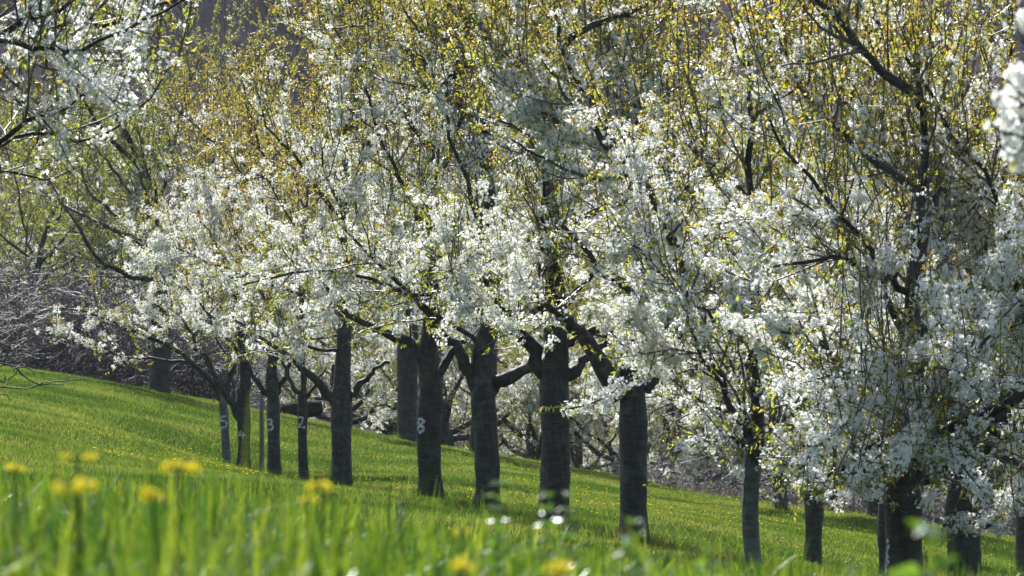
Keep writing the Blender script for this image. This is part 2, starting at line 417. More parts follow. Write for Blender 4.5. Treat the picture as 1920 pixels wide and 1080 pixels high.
class Cherry:
    """collects one tree's wood, flowers and leaves in the tree's own coordinates"""
    def __init__(self, seed, H=6.8, Rc=3.2, zlow=1.5, fl=1.0, lf=1.0, zleaf=0.55, offc=(0, 0), keep=None, bz=1.0, fmin=.30):
        self.fmin = fmin
        self.bz, self.vase, self.free = bz, .14, False
        self.rng = np.random.default_rng(seed)
        self.H, self.Rc, self.zlow, self.fl, self.lf, self.zleaf = H, Rc, zlow, fl, lf, zleaf
        self.offc = np.array(offc)
        self.keep = keep                      # optional test a point must pass
        self.limbs, self.twigs = [], Tubes()
        self.F, self.FN, self.L, self.LD, self.LS, self.LB = [], [], [], [], [], []
        self.cen = self.rng.uniform(0, 6.28, 6)
    def inside(self, p):
        z0, z1 = self.zlow, self.H
        zc = z0 + (z1 - z0) * 0.36
        q = p[:, :2] - self.offc
        az = np.arctan2(q[:, 1], q[:, 0])
        rr = self.Rc * (1 + .10 * np.sin(3 * az + self.cen[0]) + .07 * np.sin(5 * az + self.cen[1] + p[:, 2]))
        hz = np.where(p[:, 2] > zc, (p[:, 2] - zc) / (z1 - zc), (zc - p[:, 2]) / (zc - z0 + .15))
        rad_ = np.hypot(q[:, 0], q[:, 1])
        ok = (rad_ / rr) ** 2 + np.abs(hz) ** 3 < 1
        ok &= p[:, 2] > z0 + self.vase * np.maximum(rad_ - .8, 0)
        if self.keep is not None and not self.free: ok &= self.keep(p)
        return ok
    def hf(self, z): return np.clip((z - self.zlow) / (self.H - self.zlow), 0, 1)
    def flowers(self, pts, a, b, dens, thick=1.0):
        rng = self.rng
        p, t, _ = along(pts, a, b, 0.085 / max(dens * self.fl, .01), rng)
        if not len(p): return
        hf = self.hf(p[:, 2])
        rin = np.clip((np.hypot(p[:, 0] - self.offc[0], p[:, 1] - self.offc[1]) / self.Rc - .12) / .3, .15, 1)
        kp_ = rng.random(len(p)) < np.clip(1.2 - .85 * hf, self.fmin, 1) * np.maximum(rin, np.clip(hf * 2 - 1, 0, 1))
        p, t = p[kp_], t[kp_]
        if not len(p): return
        k = rng.integers(7, 30, len(p))
        q = np.repeat(p, k, 0)
        o = norm(rng.normal(size=q.shape) + np.repeat(norm(rng.normal(size=p.shape)), k, 0) * .5)
        tt = np.repeat(t, k, 0)
        o = norm(o - tt * (o * tt).sum(1, keepdims=True) * .6 + np.array([0, 0, -.12]))
        q = q + o * rng.uniform(.040, .070, (len(q), 1)) * thick * np.repeat(rng.uniform(.7, 1.2, (len(p), 1)), k, 0)
        if self.keep is not None and not self.free:
            g_ = self.keep(q); q, o = q[g_], o[g_]
        self.F.append(q); self.FN.append(o + rng.normal(size=q.shape) * .22)
        m = rng.random(len(p)) < (.55 + 1.2 * self.hf(p[:, 2])) * self.lf       # small leaves among the flowers
        if m.any():
            e = np.repeat(p[m], 4, 0)
            if self.keep is not None and not self.free: e = e[self.keep(e)]
            dd = norm(rng.normal(size=e.shape) + np.array([0, 0, .2]))
            self.L.append(e + dd * .03); self.LD.append(dd + np.array([0, 0, -.3])); self.LS.append(rng.uniform(.025, .055, len(e))); self.LB.append(self.hf(e[:, 2]) * .8 + .12)
    def leaves(self, pts, a, b, gap=0.016):
        rng = self.rng
        p, t, fr = along(pts, a, b, gap / max(self.lf, .05), rng)
        if len(p) and self.keep is not None and not self.free:
            g_ = self.keep(p); p, t, fr = p[g_], t[g_], fr[g_]
        if not len(p): return
        o = norm(rng.normal(size=p.shape))
        d = o * .8 + t * .45 + np.array([0, 0, -.45])
        self.L.append(p); self.LD.append(d)
        self.LS.append(rng.uniform(.030, .060, len(p)) * (1.15 - .35 * fr))
        self.LB.append(self.hf(p[:, 2]) * .75 + fr * .25)
    def trim(self, pts):
        ok = self.inside(pts)
        if not ok[0]: return None
        k = len(ok) if ok.all() else int(np.argmin(ok))
        return pts[:k] if k >= 2 else None
    def shoots(self, pts, rad, f0=0.1, gap=0.105, sleeve=False):
        """third order: short spurs, side twigs and tall upright shoots"""
        rng = self.rng
        p, t, fr = along(pts, f0, 1.0, gap, rng)
        for i in range(len(p)):
            hf = float(self.hf(p[i, 2]))
            if rng.random() < .12 + .42 * hf:
                d = np.array([0, 0, 1.0]) + rng.normal(size=3) * .30 + np.array([p[i, 0] - self.offc[0], p[i, 1] - self.offc[1], 0]) / self.Rc * .55
                L = rng.uniform(.3, .9) * (.7 + .9 * hf); up, wd = .12, .12
            else:
                d = t[i] * .6 + rng.normal(size=3) * .7 + np.array([0, 0, .15]); L = rng.uniform(.12, .5); up, wd = .1, .35
            q = self.trim(grow(rng, p[i], d, L, max(3, int(L / .12)), up, wd))
            if q is None: continue
            r0 = .0035 + .0045 * L
            self.twigs.add(q, np.linspace(r0, .0018, len(q)), 3, cap=False)
            top = hf > self.zleaf
            if top:
                self.flowers(q, 0, .4, 1.5 if rng.random() < .28 else .05, .75)
                self.leaves(q, .1, 1, .013)
            else:
                if sleeve and rng.random() < .85:
                    self.flowers(q, 0, .9, 1.9, .85); self.leaves(q, .85, 1, .018)
                elif rng.random() < .2:
                    self.flowers(q, 0, .8, 1.4, .8); self.leaves(q, .7, 1, .016)
                elif rng.random() < .75:
                    self.leaves(q, .15, 1, .017)
    def branches(self, pts, rad, f0=.12, gap=.18, Lmin=.5, Lmax=1.3, upb=.15):
        rng = self.rng
        p, t, fr = along(pts, f0, 1.0, gap, rng)
        for i in range(len(p)):
            q = norm(np.cross(t[i], rng.normal(size=3)))
            a = rng.uniform(.6, 1.25)
            d = t[i] * math.cos(a) + q * math.sin(a) + np.array([0, 0, upb])
            L = rng.uniform(min(Lmin, .6 * Lmax), Lmax) * (1.1 - .35 * fr[i])
            low = self.hf(p[i, 2]) < .22
            b = self.trim(grow(rng, p[i], d, L, max(4, int(L / .13)), -.25 if low and rng.random() < .5 else .35, .38))
            if b is None: continue
            r = min(float(np.interp(fr[i], np.linspace(0, 1, len(rad)), rad)) * .6, .005 + .0085 * L)
            rr = np.linspace(r, .003, len(b))
            self.twigs.add(b, rr, 5)
            sl = rng.random() < .40 - .18 * float(self.hf(p[i, 2]))
            self.flowers(b, .1, 1, 2.2 if sl else .12, 1.1)
            self.shoots(b, rr, sleeve=sl)
    def limb(self, pts, r0, r1, own=True, f0=.12, gap=.18, Lmin=.5, Lmax=1.3, n=14, fl=True, upb=.15, free=False):
        z_, R_ = self.zlow, self.Rc
        if free: self.zlow, self.Rc, self.free = -.5, 9.0, True
        pts = resample(np.asarray(pts, float), n)
        rng = self.rng
        pts[1:-1] += rng.normal(size=(n - 2, 3)) * (r0 * .10 + .012)
        rad = r1 + (r0 - r1) * (1 - np.linspace(0, 1, n)) ** 1.15
        rad = rad * (1 + .06 * rng.normal(size=n))
        self.limbs.append((pts, rad))
        if fl and r1 < .02: self.flowers(pts, .55, 1, .8)
        self.branches(pts, rad, f0, gap, Lmin, Lmax, upb)
        self.shoots(pts, rad, max(f0 * .5, .12), .13)
        if fl: self.flowers(pts, .3, .7, .5)
        self.zlow, self.Rc = z_, R_
        if free: self.flowers(pts, .35, 1, 2.2)
        self.free = False
        return pts
    def scaffold(self, z, az, el, L, r0):
        d = np.array([math.cos(az) * math.cos(el), math.sin(az) * math.cos(el), math.sin(el)])
        g = grow(self.rng, (0, 0, z), d, L, 14, .12, .34)
        g = self.trim(g)
        if g is not None and len(g) > 4: self.limb(g, r0, .010)
    def auto(self, zf, rt, n=6, n2=5, leader=True, az0=None, els=(.2, .75), front=3):
        rng = self.rng
        az0 = rng.uniform(0, 6.28) if az0 is None else az0
        for i in range(n):
            self.scaffold(zf + rng.uniform(-.1, .35), az0 + i * 6.283 / n + rng.uniform(-.3, .3), rng.uniform(*els), self.Rc * rng.uniform(.85, 1.15), rt * rng.uniform(.28, .42))
        for i in range(front):                 # crown filled out towards the light and the open meadow
            self.scaffold(zf + rng.uniform(.35, 1.3), -math.pi / 2 + rng.uniform(-1.1, 1.1), rng.uniform(.1, .8), self.Rc * rng.uniform(.8, 1.05), rt * rng.uniform(.16, .26))
        if leader:
            g = grow(rng, (0, 0, zf), (rng.normal() * .12, rng.normal() * .12, 1), (self.H - zf) * .88, 12, .3, .14)
            self.limb(g, rt * .6, .010, Lmin=.5, Lmax=1.2)
        else:
            g = max((l[0] for l in self.limbs), key=lambda a: a[-1, 2])
        if True:
            for i in range(n2):
                z = zf + (self.H - zf) * (.2 + .58 * i / max(n2, 1))
                q = np.array([np.interp(z, g[:, 2], g[:, k]) for k in range(3)])
                az = rng.uniform(0, 6.28); el = rng.uniform(.35, .95)
                d = np.array([math.cos(az) * math.cos(el), math.sin(az) * math.cos(el), math.sin(el)])
                b = self.trim(grow(rng, q, d, self.Rc * rng.uniform(.7, 1.0), 11, .2, .2))
                if b is not None and len(b) > 4: self.limb(b, rt * .3, .008)
    def build(self, root, trunk_pts, trunk_rad, bark='bark', simple=False, fsize=(.012, .0165), smooth=True):
        rng = self.rng
        tp = resample(np.asarray(trunk_pts, float), 26)
        tr0 = trunk_rad[0]
        tp[3:22, :2] += (np.sin(np.linspace(0, math.pi, 19)) * tr0)[:, None] * rng.normal(size=2)[None] * .16
        tr = np.interp(np.linspace(0, 1, 26), np.linspace(0, 1, len(trunk_rad)), trunk_rad)
        k = 22
        ang = np.arange(k) * 2 * math.pi / k
        ph = rng.uniform(0, 6.28, 4)
        rad = tr[:, None] * (1 + .045 * np.sin(2 * ang + ph[0])[None] + .03 * np.sin(3 * ang[None] + ph[1] + tp[:, 2:3] * 2) + .02 * rng.normal(size=(26, k)) * .6
                             + .05 * np.interp(np.arange(26), np.arange(0, 26, 5), rng.normal(size=6))[:, None] + .012 * rng.normal(size=(26, 1)))
        base = np.exp(-np.maximum(tp[:, 2] - tp[0, 2] - .2, 0) / .12)[:, None]
        rad = rad * (1 + base * (.11 + .08 * np.sin(5 * ang + ph[2])[None]))
        tb = Tubes(); tb.add(tp, rad, k)
        if simple:
            for pts, r in self.limbs: tb.add(pts, r, 7)
        tro = link('trunk', tb.mesh('trunk', M[bark]), root)
        if not simple:
            for pts, r in self.limbs:
                lb = Tubes(); lb.add(pts, r, 9)
                link('limb', lb.mesh('limb', M['fork_bark']), root)
        if self.twigs.n: link('twig_growth', self.twigs.mesh('twig_growth', M['twig_bark']), root)
        if self.F:
            f, fn = np.concatenate(self.F), np.concatenate(self.FN)
            link('blossom', flower_mesh('blossom', f, fn, rng.uniform(*fsize, len(f)), rng), root)
        if self.L:
            l, ld, ls, lb_ = (np.concatenate(x) for x in (self.L, self.LD, self.LS, self.LB))
            br = rng.random(len(l)) < lb_ * self.bz
            link('foliage', leaf_mesh('foliage', l, ld, ls, br, rng), root)
        self.nf = sum(len(x) for x in self.F); self.nl = sum(len(x) for x in self.L)
        self.tp, self.tr = tp, tr
        return tro

def digit(trunk, tree, strokes, z, az, h, wd, name='painted_number'):
    """flat paint strokes laid on the bark: strokes in a unit box, az = angle round the trunk from the camera side"""
    vs_, fs_ = [], []
    for st in strokes:
        st = resample(np.array([(a, b, 0) for a, b in st], float), 12)[:, :2]
        d = np.gradient(st, axis=0); d = d / np.maximum(np.linalg.norm(d, axis=1, keepdims=True), 1e-9)
        nn = np.c_[-d[:, 1], d[:, 0]] * wd / h
        for L_ in (st + nn, st - nn):
            zz = z + L_[:, 1] * h
            ax = np.array([np.interp(zz, tree.tp[:, 2], tree.tp[:, i]) for i in (0, 1)]).T
            rr = np.interp(zz, tree.tp[:, 2], tree.tr) * 1.075 + .004
            th = az + (L_[:, 0] - .5) * h / rr
            vs_.append(np.c_[ax[:, 0] + np.sin(th) * rr, ax[:, 1] - np.cos(th) * rr, zz])
        b = sum(len(v) for v in vs_) - 24
        i = np.arange(11)
        fs_.append(np.stack([b + i, b + i + 1, b + 12 + i + 1, b + 12 + i], axis=-1))
    o = link(name, mesh_np(name, np.concatenate(vs_), np.concatenate(fs_), [M['paint']]), trunk)
    return o

DIG = {
 '5': [[(.85, 1), (.3, .95), (.25, .6)], [(.25, .6), (.6, .62), (.85, .4), (.7, .1), (.2, 0)]],
 '4': [[(.45, 1), (.15, .4), (.95, .42)], [(.6, .75), (.62, 0)]],
 '3': [[(.2, .95), (.7, .95), (.75, .7), (.4, .55)], [(.4, .55), (.85, .4), (.7, .05), (.15, .02)]],
 '2': [[(.15, .8), (.4, 1), (.7, .85), (.55, .45), (.15, .05), (.5, .1), (.9, .03)]],
 '8': [[(.5, .52), (.15, .75), (.5, 1), (.85, .75), (.5, .52), (.12, .25), (.5, 0), (.9, .25), (.5, .52)]],
}

def px_limb(base, pts, D):
    """photo pixels and depth offsets along a limb -> tree coordinates"""
    return np.array([P(a[0], a[1], D + (a[2] if len(a) > 2 else 0)) for a in pts]) - base

HEM = np.array([(-200, 560), (60, 600), (200, 655), (300, 685), (400, 690), (480, 700), (560, 688), (640, 676), (720, 700), (800, 716), (900, 702), (960, 688), (1000, 645),
                (1100, 655), (1140, 690), (1200, 722), (1300, 780), (1400, 850), (1500, 955), (1640, 945), (1750, 985), (1920, 1040), (2400, 1060)], float)
def row_hem(base):
    """the height the row has been pruned up to: nothing hangs under it"""
    def f(p):
        q = p + base
        u = q[:, 0] / q[:, 1] * F + 960; v = 860 - q[:, 2] / q[:, 1] * F
        return v < np.interp(u, HEM[:, 0], HEM[:, 1]) + 14 * np.sin(u / 9.0 + q[:, 1]) + 8 * np.sin(u / 3.7)
    return f
def front_tree(seed, D, foot, head, wpx, label, limbs, auto, bark='bark', name='cherry_tree', group='cherry trees in the long front row', flare=1.12, up=1.0, cls=None, **kw):
    """foot/head: pixel ends of the trunk; limbs: (pixel polyline, start width px, end width px)"""
    base = P(foot[0], foot[1], D)
    base[2] = min(base[2], gz(base[0], base[1])) - .03
    root = empty(name, base)
    tag(root, label, 'tree', group)
    s = F / D
    kw.setdefault('keep', row_hem(base))
    t = Cherry(seed, **kw)
    hd = P(head[0], head[1], D) - base
    r = wpx * .92 / 2 / s
    for L_ in limbs:
        pts = px_limb(base, L_[0], D)
        opt = L_[3] if len(L_) > 3 else {}
        t.limb(pts, L_[1] / 2 / s, max(L_[2] / 2 / s, .0028), **opt)
    if auto: t.auto(hd[2] - .05, r, **auto)
    tro = t.build(root, [(0, 0, -.05), (hd[0] * .1, hd[1] * .1, hd[2] * .15), (hd[0] * .5, 0, hd[2] * .5), hd, hd + np.array([0, 0, .12])],
                  [r * 1.12, r * 1.02, r, r * flare, r * .9], bark)
    print(label[:40], 'flowers', t.nf, 'leaves', t.nl, 'limbs', len(t.limbs), round(time.time() - T0, 1))
    return root, tro, t

A = dict(n=5, n2=8)
r_, tr_, t_ = front_tree(101, 105, (425, 885), (418, 752), 17, 'slender cherry tree with painted 5 at far left end of the row',
    [([(418, 755), (400, 725), (375, 690), (330, 655), (270, 628, -.5), (200, 600, -.8), (130, 580, -1)], 13, 3),
     ([(418, 755), (425, 720), (440, 680), (470, 640)], 10, 3),
     ([(360, 680), (300, 676), (225, 668), (165, 640), (115, 618)], 7, 2, dict(Lmax=.5, gap=.3, free=True))],
    dict(n=4, n2=5), bark='young_bark', H=6.2, Rc=2.7, zlow=1.5, fl=.75, bz=1.7)
digit(tr_, t_, DIG['5'], .72, -.25, .19, .017)
r_, tr_, t_ = front_tree(102, 101.4, (457, 886), (455, 742), 25, 'cherry tree with painted 4 and a branch leaning far to the left',
    [([(455, 790), (430, 750), (404, 710), (386, 676), (360, 630), (320, 560)], 17, 4),
     ([(455, 745), (458, 690), (450, 640), (440, 560), (450, 400)], 24, 4)],
    dict(n=4, n2=4, leader=False), H=6.2, Rc=2.7, zlow=1.3, fl=.75, bz=1.7)
digit(tr_, t_, DIG['4'], .54, -.35, .13, .015)
r_, tr_, t_ = front_tree(103, 95.8, (514, 897), (512, 742), 26, 'cherry tree with painted 3 on its left trunk edge',
    [([(512, 745), (490, 725), (465, 690), (440, 650), (400, 600), (350, 540)], 12, 3),
     ([(512, 745), (510, 690), (520, 630), (510, 540), (525, 350)], 26, 4),
     ([(514, 745), (540, 700), (565, 650), (580, 600)], 13, 4)],
    dict(n=4, n2=5, leader=False), H=6.3, Rc=2.8, zlow=1.4, fl=.75, bz=1.7)
digit(tr_, t_, DIG['3'], .72, -.55, .16, .015)
r_, tr_, t_ = front_tree(104, 90.7, (570, 909), (567, 748), 18, 'thin cherry tree with painted 2 and a low knobbly fork',
    [([(567, 750), (550, 725), (535, 695), (520, 650), (500, 600)], 10, 3),
     ([(567, 750), (583, 735), (592, 722), (612, 690)], 9, 3, dict(f0=.4)),
     ([(567, 752), (572, 700), (575, 640)], 12, 4)],
    dict(n=4, n2=4), bark='bark', H=6.4, Rc=2.6, zlow=1.4, fl=.75, bz=1.7)
digit(tr_, t_, DIG['2'], .80, -.2, .15, .015)
front_tree(105, 85, (640, 921), (641, 745), 38, 'stout cherry tree with two low side limbs beside the tree numbered 2',
    [([(632, 765), (605, 725), (575, 690), (548, 672), (500, 640), (440, 600)], 21, 4),
     ([(650, 760), (672, 728), (700, 698), (730, 680)], 18, 6),
     ([(640, 745), (641, 690), (645, 600), (640, 480), (650, 300), (640, 120)], 34, 5)],
    dict(n=4, n2=6, leader=False), H=7.0, Rc=3.2, zlow=1.55, fl=.8)
r_, tr_, t_ = front_tree(106, 74, (808, 938), (808, 725), 45, 'cherry tree with painted 8 high on its left trunk edge',
    [([(805, 725), (795, 670), (765, 637), (715, 622), (668, 600), (640, 575), (600, 520, -.3)], 28, 6),
     ([(812, 725), (835, 680), (860, 650), (900, 600)], 22, 6),
     ([(808, 725), (806, 640), (815, 540), (800, 400), (815, 200), (810, 60)], 42, 6)],
    dict(n=4, n2=6, leader=False), H=6.6, Rc=3.2, zlow=1.6, fl=.85)
digit(tr_, t_, DIG['8'], .78, -.82, .17, .021)
front_tree(107, 68.5, (914, 956), (905, 735), 49, 'cherry tree whose fork sends a thick limb to the right',
    [([(915, 740), (945, 706), (985, 690), (1020, 683), (1060, 640)], 30, 12),
     ([(900, 735), (880, 690), (850, 645), (828, 622), (780, 560)], 32, 8),
     ([(905, 735), (905, 680), (920, 600), (905, 480), (910, 380), (920, 260), (900, 210)], 46, 14),
     ([(905, 300), (898, 240), (884, 204), (850, 190), (815, 172), (780, 150)], 17, 7, dict(gap=.5)),
     ([(816, 172), (808, 90), (802, -20)], 8, 5, dict(gap=.6, Lmax=.6)),
     ([(852, 190), (857, 90), (862, -20)], 9, 5, dict(gap=.6, Lmax=.6)),
     ([(836, 184), (833, 90), (836, -20)], 6, 4, dict(gap=.6, Lmax=.6)),
     ([(900, 520), (850, 497), (800, 480), (762, 455, -.5), (720, 440, -.6)], 15, 6)],
    dict(n=4, n2=5, leader=False), H=6.2, Rc=3.1, zlow=1.6, fl=.9)
front_tree(108, 63, (1036, 986), (1040, 700), 62, 'thickest cherry trunk in mid row, forking wide just under the blossom',
    [([(1022, 700), (995, 660), (965, 615), (938, 570, -.4), (900, 520, -.8)], 34, 8),
     ([(1060, 705), (1092, 684), (1118, 662), (1150, 620)], 28, 8),
     ([(1040, 700), (1044, 600), (1036, 480), (1038, 360), (1030, 250), (1040, 100)], 50, 12),
     ([(1036, 560), (980, 505), (930, 497), (880, 500, -.6), (820, 480, -1)], 17, 5)],
    dict(n=4, n2=6, leader=False), H=5.9, Rc=3.0, zlow=1.65, fl=.95)
front_tree(109, 57.3, (1188, 1018), (1186, 745), 58, 'cherry tree with blossom twig hanging across its trunk',
    [([(1168, 745), (1135, 690), (1098, 642), (1062, 604), (1020, 560, -.5)], 44, 10),
     ([(1208, 735), (1236, 684), (1262, 634), (1300, 590)], 30, 8),
     ([(1186, 745), (1182, 660), (1200, 560), (1190, 480, .5), (1200, 330, .8), (1195, 150, 1)], 50, 10),
     ([(1262, 634), (1300, 560, -.8), (1275, 480, -1.6), (1240, 405, -2), (1192, 322, -2.2)], 24, 17, dict(f0=.4, gap=.5, fl=False)),
     ([(1190, 322, -2.2), (1150, 275, -2.2), (1112, 200, -2.2), (1060, 110, -2.2), (1040, 20, -2.2)], 14, 6, dict(gap=.45, Lmax=.8)),
     ([(1190, 322, -2.2), (1217, 268, -2.3), (1245, 205, -2.4), (1258, 120, -2.4), (1290, 30, -2.4)], 13, 6, dict(gap=.45, Lmax=.8)),
     ([(1188, 324, -2.2), (1135, 333, -2.2), (1080, 329, -2.3), (1030, 303, -2.3), (960, 262, -2.4)], 8, 4, dict(gap=.3, Lmax=.45)),
     ([(1262, 640), (1235, 585, -1), (1190, 553, -1.5), (1125, 510, -1.7), (1085, 450, -1.8), (1045, 412, -1.8)], 17, 8, dict(gap=.4)),
     ([(1270, 650), (1228, 688, -1.5), (1178, 718, -2), (1130, 752, -2.2), (1060, 768, -2.3)], 7, 3, dict(f0=.3, gap=.3, Lmin=.06, Lmax=.14, free=True))],
    dict(n=4, n2=6, leader=False), H=5.5, Rc=2.8, zlow=1.65, fl=1.0)
r_, tr_, t_ = front_tree(110, 49.5, (1416, 1096), (1410, 850), 32, 'slim grey cherry trunk with two white paint patches under its crown',
    [([(1410, 850), (1402, 800), (1375, 775), (1358, 715), (1300, 640)], 22, 6),
     ([(1410, 875), (1412, 845), (1424, 795), (1412, 700), (1420, 600), (1400, 450), (1410, 250), (1400, 50)], 31, 6),
     ([(1408, 850), (1450, 800, -.5), (1500, 760, -.7), (1560, 700, -.8)], 17, 5),
     ([(1405, 840), (1360, 815, -.5), (1310, 830, -.7), (1265, 850, -.8)], 10, 3, dict(Lmin=.15, Lmax=.4, free=True)),
     ([(1415, 830), (1450, 850, -.6), (1490, 890, -.9), (1520, 915, -1)], 9, 3, dict(Lmin=.12, Lmax=.3, free=True))],
    dict(n=4, n2=4, front=1, leader=False), bark='young_bark', H=4.9, Rc=2.0, zlow=.75, fl=1.15, lf=.75, fmin=.5, flare=1.05)
for zz_, hh_ in ((.78, .10), (.62, .14)):
    digit(tr_, t_, [[(.3, 0), (.4, .5), (.35, 1)]], zz_, -.95, hh_, .022, 'paint_patch')
r_, tr_, t_ = front_tree(111, 44, (1692, 1190), (1690, 890), 72, 'big dark cherry tree at right with a pale patch low on its trunk',
    [([(1685, 890), (1660, 850), (1642, 800), (1600, 720), (1540, 640, -.5)], 36, 10),
     ([(1692, 890), (1706, 800), (1718, 700), (1714, 600), (1712, 500), (1735, 300), (1720, 100)], 44, 10),
     ([(1700, 900), (1750, 880), (1800, 835), (1860, 790), (1930, 700)], 48, 16),
     ([(1695, 880), (1745, 828, -1), (1800, 796, -1.2), (1870, 764, -1.3), (1930, 720, -1.4)], 15, 20, dict(gap=.5, fl=False)),
     ([(1692, 870), (1700, 830, -1.4), (1650, 850, -2), (1600, 890, -2.3)], 8, 3, dict(Lmin=.15, Lmax=.4, free=True)),
     ([(1704, 800), (1730, 790, -1.5), (1700, 830, -2.2), (1680, 880, -2.4)], 8, 3, dict(Lmin=.15, Lmax=.35, free=True)),
     ([(1700, 860), (1760, 840, -1.5), (1810, 880, -2.1), (1850, 930, -2.3)], 8, 3, dict(Lmin=.15, Lmax=.4, free=True)),
     ([(1698, 830), (1600, 780, -1.8), (1540, 830, -2.3), (1500, 880, -2.5)], 8, 3, dict(Lmin=.15, Lmax=.45, free=True)),
     ([(1718, 700), (1640, 690, -1.8), (1570, 700, -2), (1500, 720, -2.2)], 10, 3, dict(Lmin=.2, Lmax=.55, free=True)),
     ([(1711, 760), (1660, 740, -1.6), (1620, 765, -1.9), (1580, 800, -2.1)], 9, 3, dict(Lmin=.2, Lmax=.45, free=True)),
     ([(1715, 640), (1760, 650, -1.6), (1800, 700, -2), (1850, 760, -2.2)], 10, 3, dict(Lmin=.2, Lmax=.55, free=True)),
     ([(1680, 880), (1640, 846), (1590, 835), (1530, 838, -.5), (1460, 820, -.8)], 20, 4, dict(Lmin=.2, Lmax=.5, free=True)),
     ([(1713, 560), (1640, 500, -.5), (1560, 480, -.8), (1450, 500, -1)], 16, 5)],
    dict(n=4, n2=4, front=1, leader=False), H=4.9, Rc=2.4, zlow=.75, fl=1.15, lf=.7, fmin=.5)
digit(tr_, t_, [[(.3, .1), (.36, .2), (.33, .3)], [(.45, .35), (.42, .45), (.5, .5)], [(.4, .62), (.47, .75), (.42, .9)], [(.36, .3), (.42, .4), (.38, .62)]], .40, -.85, .30, .014, 'paint_patch')

# a neighbour standing out of frame on the right: its lower limbs reach into the picture
front_tree(112, 46, (2010, 1180), (1990, 930), 60, 'cherry tree mostly outside right edge with a curved limb reaching in',
    [([(1990, 930), (1925, 850), (1885, 775), (1842, 695), (1808, 635), (1780, 560)], 40, 12),
     ([(1990, 945), (1935, 890, -1.5), (1880, 958, -2), (1830, 985, -2.2), (1770, 985, -2.4)], 22, 7, dict(gap=.2, Lmin=.15, Lmax=.4, free=True)),
     ([(1990, 850), (1915, 560, -1.5), (1890, 440, -2), (1850, 330, -2), (1770, 230, -2), (1700, 110, -2)], 20, 6),
     ([(1990, 800), (1850, 410, -1), (1740, 340, -1), (1640, 250, -1)], 14, 5)],
    dict(n=4, n2=3, front=1), H=5.0, Rc=3.0, zlow=.5, fl=1.1, lf=.7, fmin=.5, group=None)

# near tree whose boughs hang into the upper left corner
def keepL(base):
    def f(p):
        q = p + base
        u = q[:, 0] / q[:, 1] * F + 960; v = 860 - q[:, 2] / q[:, 1] * F
        wob = 18 * np.sin(u / 31.0) + 14 * np.sin(u / 11.0 + 1)
        return (v < 335 - .55 * np.maximum(u, 0) + .0 * u + wob + np.where(u < 250, 60 * np.sin(np.clip(u, 0, 250) / 250 * math.pi), 0)) & (u < 395 - .35 * np.maximum(v, 0) + wob) | (u < -60) & (q[:, 2] > 1.3)
    return f
D_ = 38.0
b_ = P(-330, 1080, D_); b_[2] = gz(b_[0], b_[1]) - .03
front_tree(113, D_, (-330, 860 - b_[2] / D_ * F), (-330, 480), 80, 'near cherry tree hanging blossom boughs into the top left corner',
    [([(-330, 480), (-180, 200), (-40, 62, -1), (60, 38, -1.2), (110, 18, -1.3), (170, -30, -1.3)], 40, 8),
     ([(-330, 480), (-190, 380), (-60, 300, -.5), (0, 263, -.6), (60, 220, -.6), (120, 190, -.7), (200, 150, -.7)], 28, 5),
     ([(-180, 200), (-60, 170, -.3), (0, 116, -.3), (48, 120, -.3), (90, 96, -.4), (140, 55, -.4), (200, 0, -.4)], 16, 6),
     ([(-40, 62, -1), (120, 105, -1.5), (240, 60, -1.6), (310, 15, -1.7), (380, -20, -1.7)], 12, 5),
     ([(-60, 300, -.5), (40, 255), (150, 260), (230, 235), (290, 180), (320, 100)], 10, 3),
     ([(-60, 300, -.5), (20, 325), (90, 335), (150, 310)], 8, 3, dict(Lmax=.4)),
     ([(-330, 480), (-300, 300), (-280, 50), (-250, -150)], 50, 10),
     ([(-330, 600), (-150, 700), (-20, 730), (40, 732), (95, 716), (160, 710)], 7, 2, dict(fl=False, gap=99)),
     ([(-150, 700), (-40, 690), (18, 686), (48, 716), (85, 727), (120, 722)], 6, 2, dict(fl=False, gap=99)),
     ([(-60, 690), (0, 684), (45, 692), (82, 700)], 4, 2, dict(fl=False, gap=99)),
     ([(-30, 725), (10, 712), (30, 700), (36, 690)], 3, 2, dict(fl=False, gap=99)),
     ([(-50, 742), (0, 738), (20, 750)], 3, 2, dict(fl=False, gap=99))],
    dict(n=3, n2=7, leader=False, els=(.6, 1.0)), H=5.0, Rc=2.6, zlow=1.2, fl=.6, lf=.5, group=None, keep=keepL(b_))

# the blurred bough close on the right
def keepR(base):
    def f(p):
        q = p + base
        u = q[:, 0] / q[:, 1] * F + 960; v = 860 - q[:, 2] / q[:, 1] * F
        return ((u > 1842) & (v < 285) & (v > 95) & (u > 1842 + np.maximum(0, 190 - v) * .62)) | ((u > 1885) & (v < 30)) | (u > 1990) & (v < 700)
    return f
D_ = 12.0
b_ = P(2700, 1080, D_); b_[2] = gz(b_[0], b_[1]) - .03
front_tree(114, D_, (2700, 860 - b_[2] / D_ * F), (2660, -100), 150, 'blurred near cherry tree dangling white blossom at the right edge',
    [([(2660, -100), (2300, 20), (2080, 150), (1960, 205), (1890, 230)], 60, 14, dict(gap=.05, Lmin=.05, Lmax=.1, f0=.5)),
     ([(2660, -150), (2300, -120), (2050, -40), (1930, -5)], 50, 14, dict(gap=.06, Lmin=.05, Lmax=.12, f0=.5)),
     ([(2080, 150), (1980, 150), (1935, 130)], 14, 8, dict(gap=.04, Lmin=.05, Lmax=.08, f0=.3)),
     ([(2080, 150), (1990, 180), (1930, 180), (1900, 190)], 12, 7, dict(gap=.04, Lmin=.05, Lmax=.08, f0=.3)),
     ([(2080, 150), (1990, 255), (1930, 250), (1880, 250)], 12, 7, dict(gap=.04, Lmin=.05, Lmax=.08, f0=.3))],
    None, H=3.2, Rc=1.7, zlow=.3, fl=1.1, lf=.25, fmin=1.0, group=None, keep=keepR(b_))

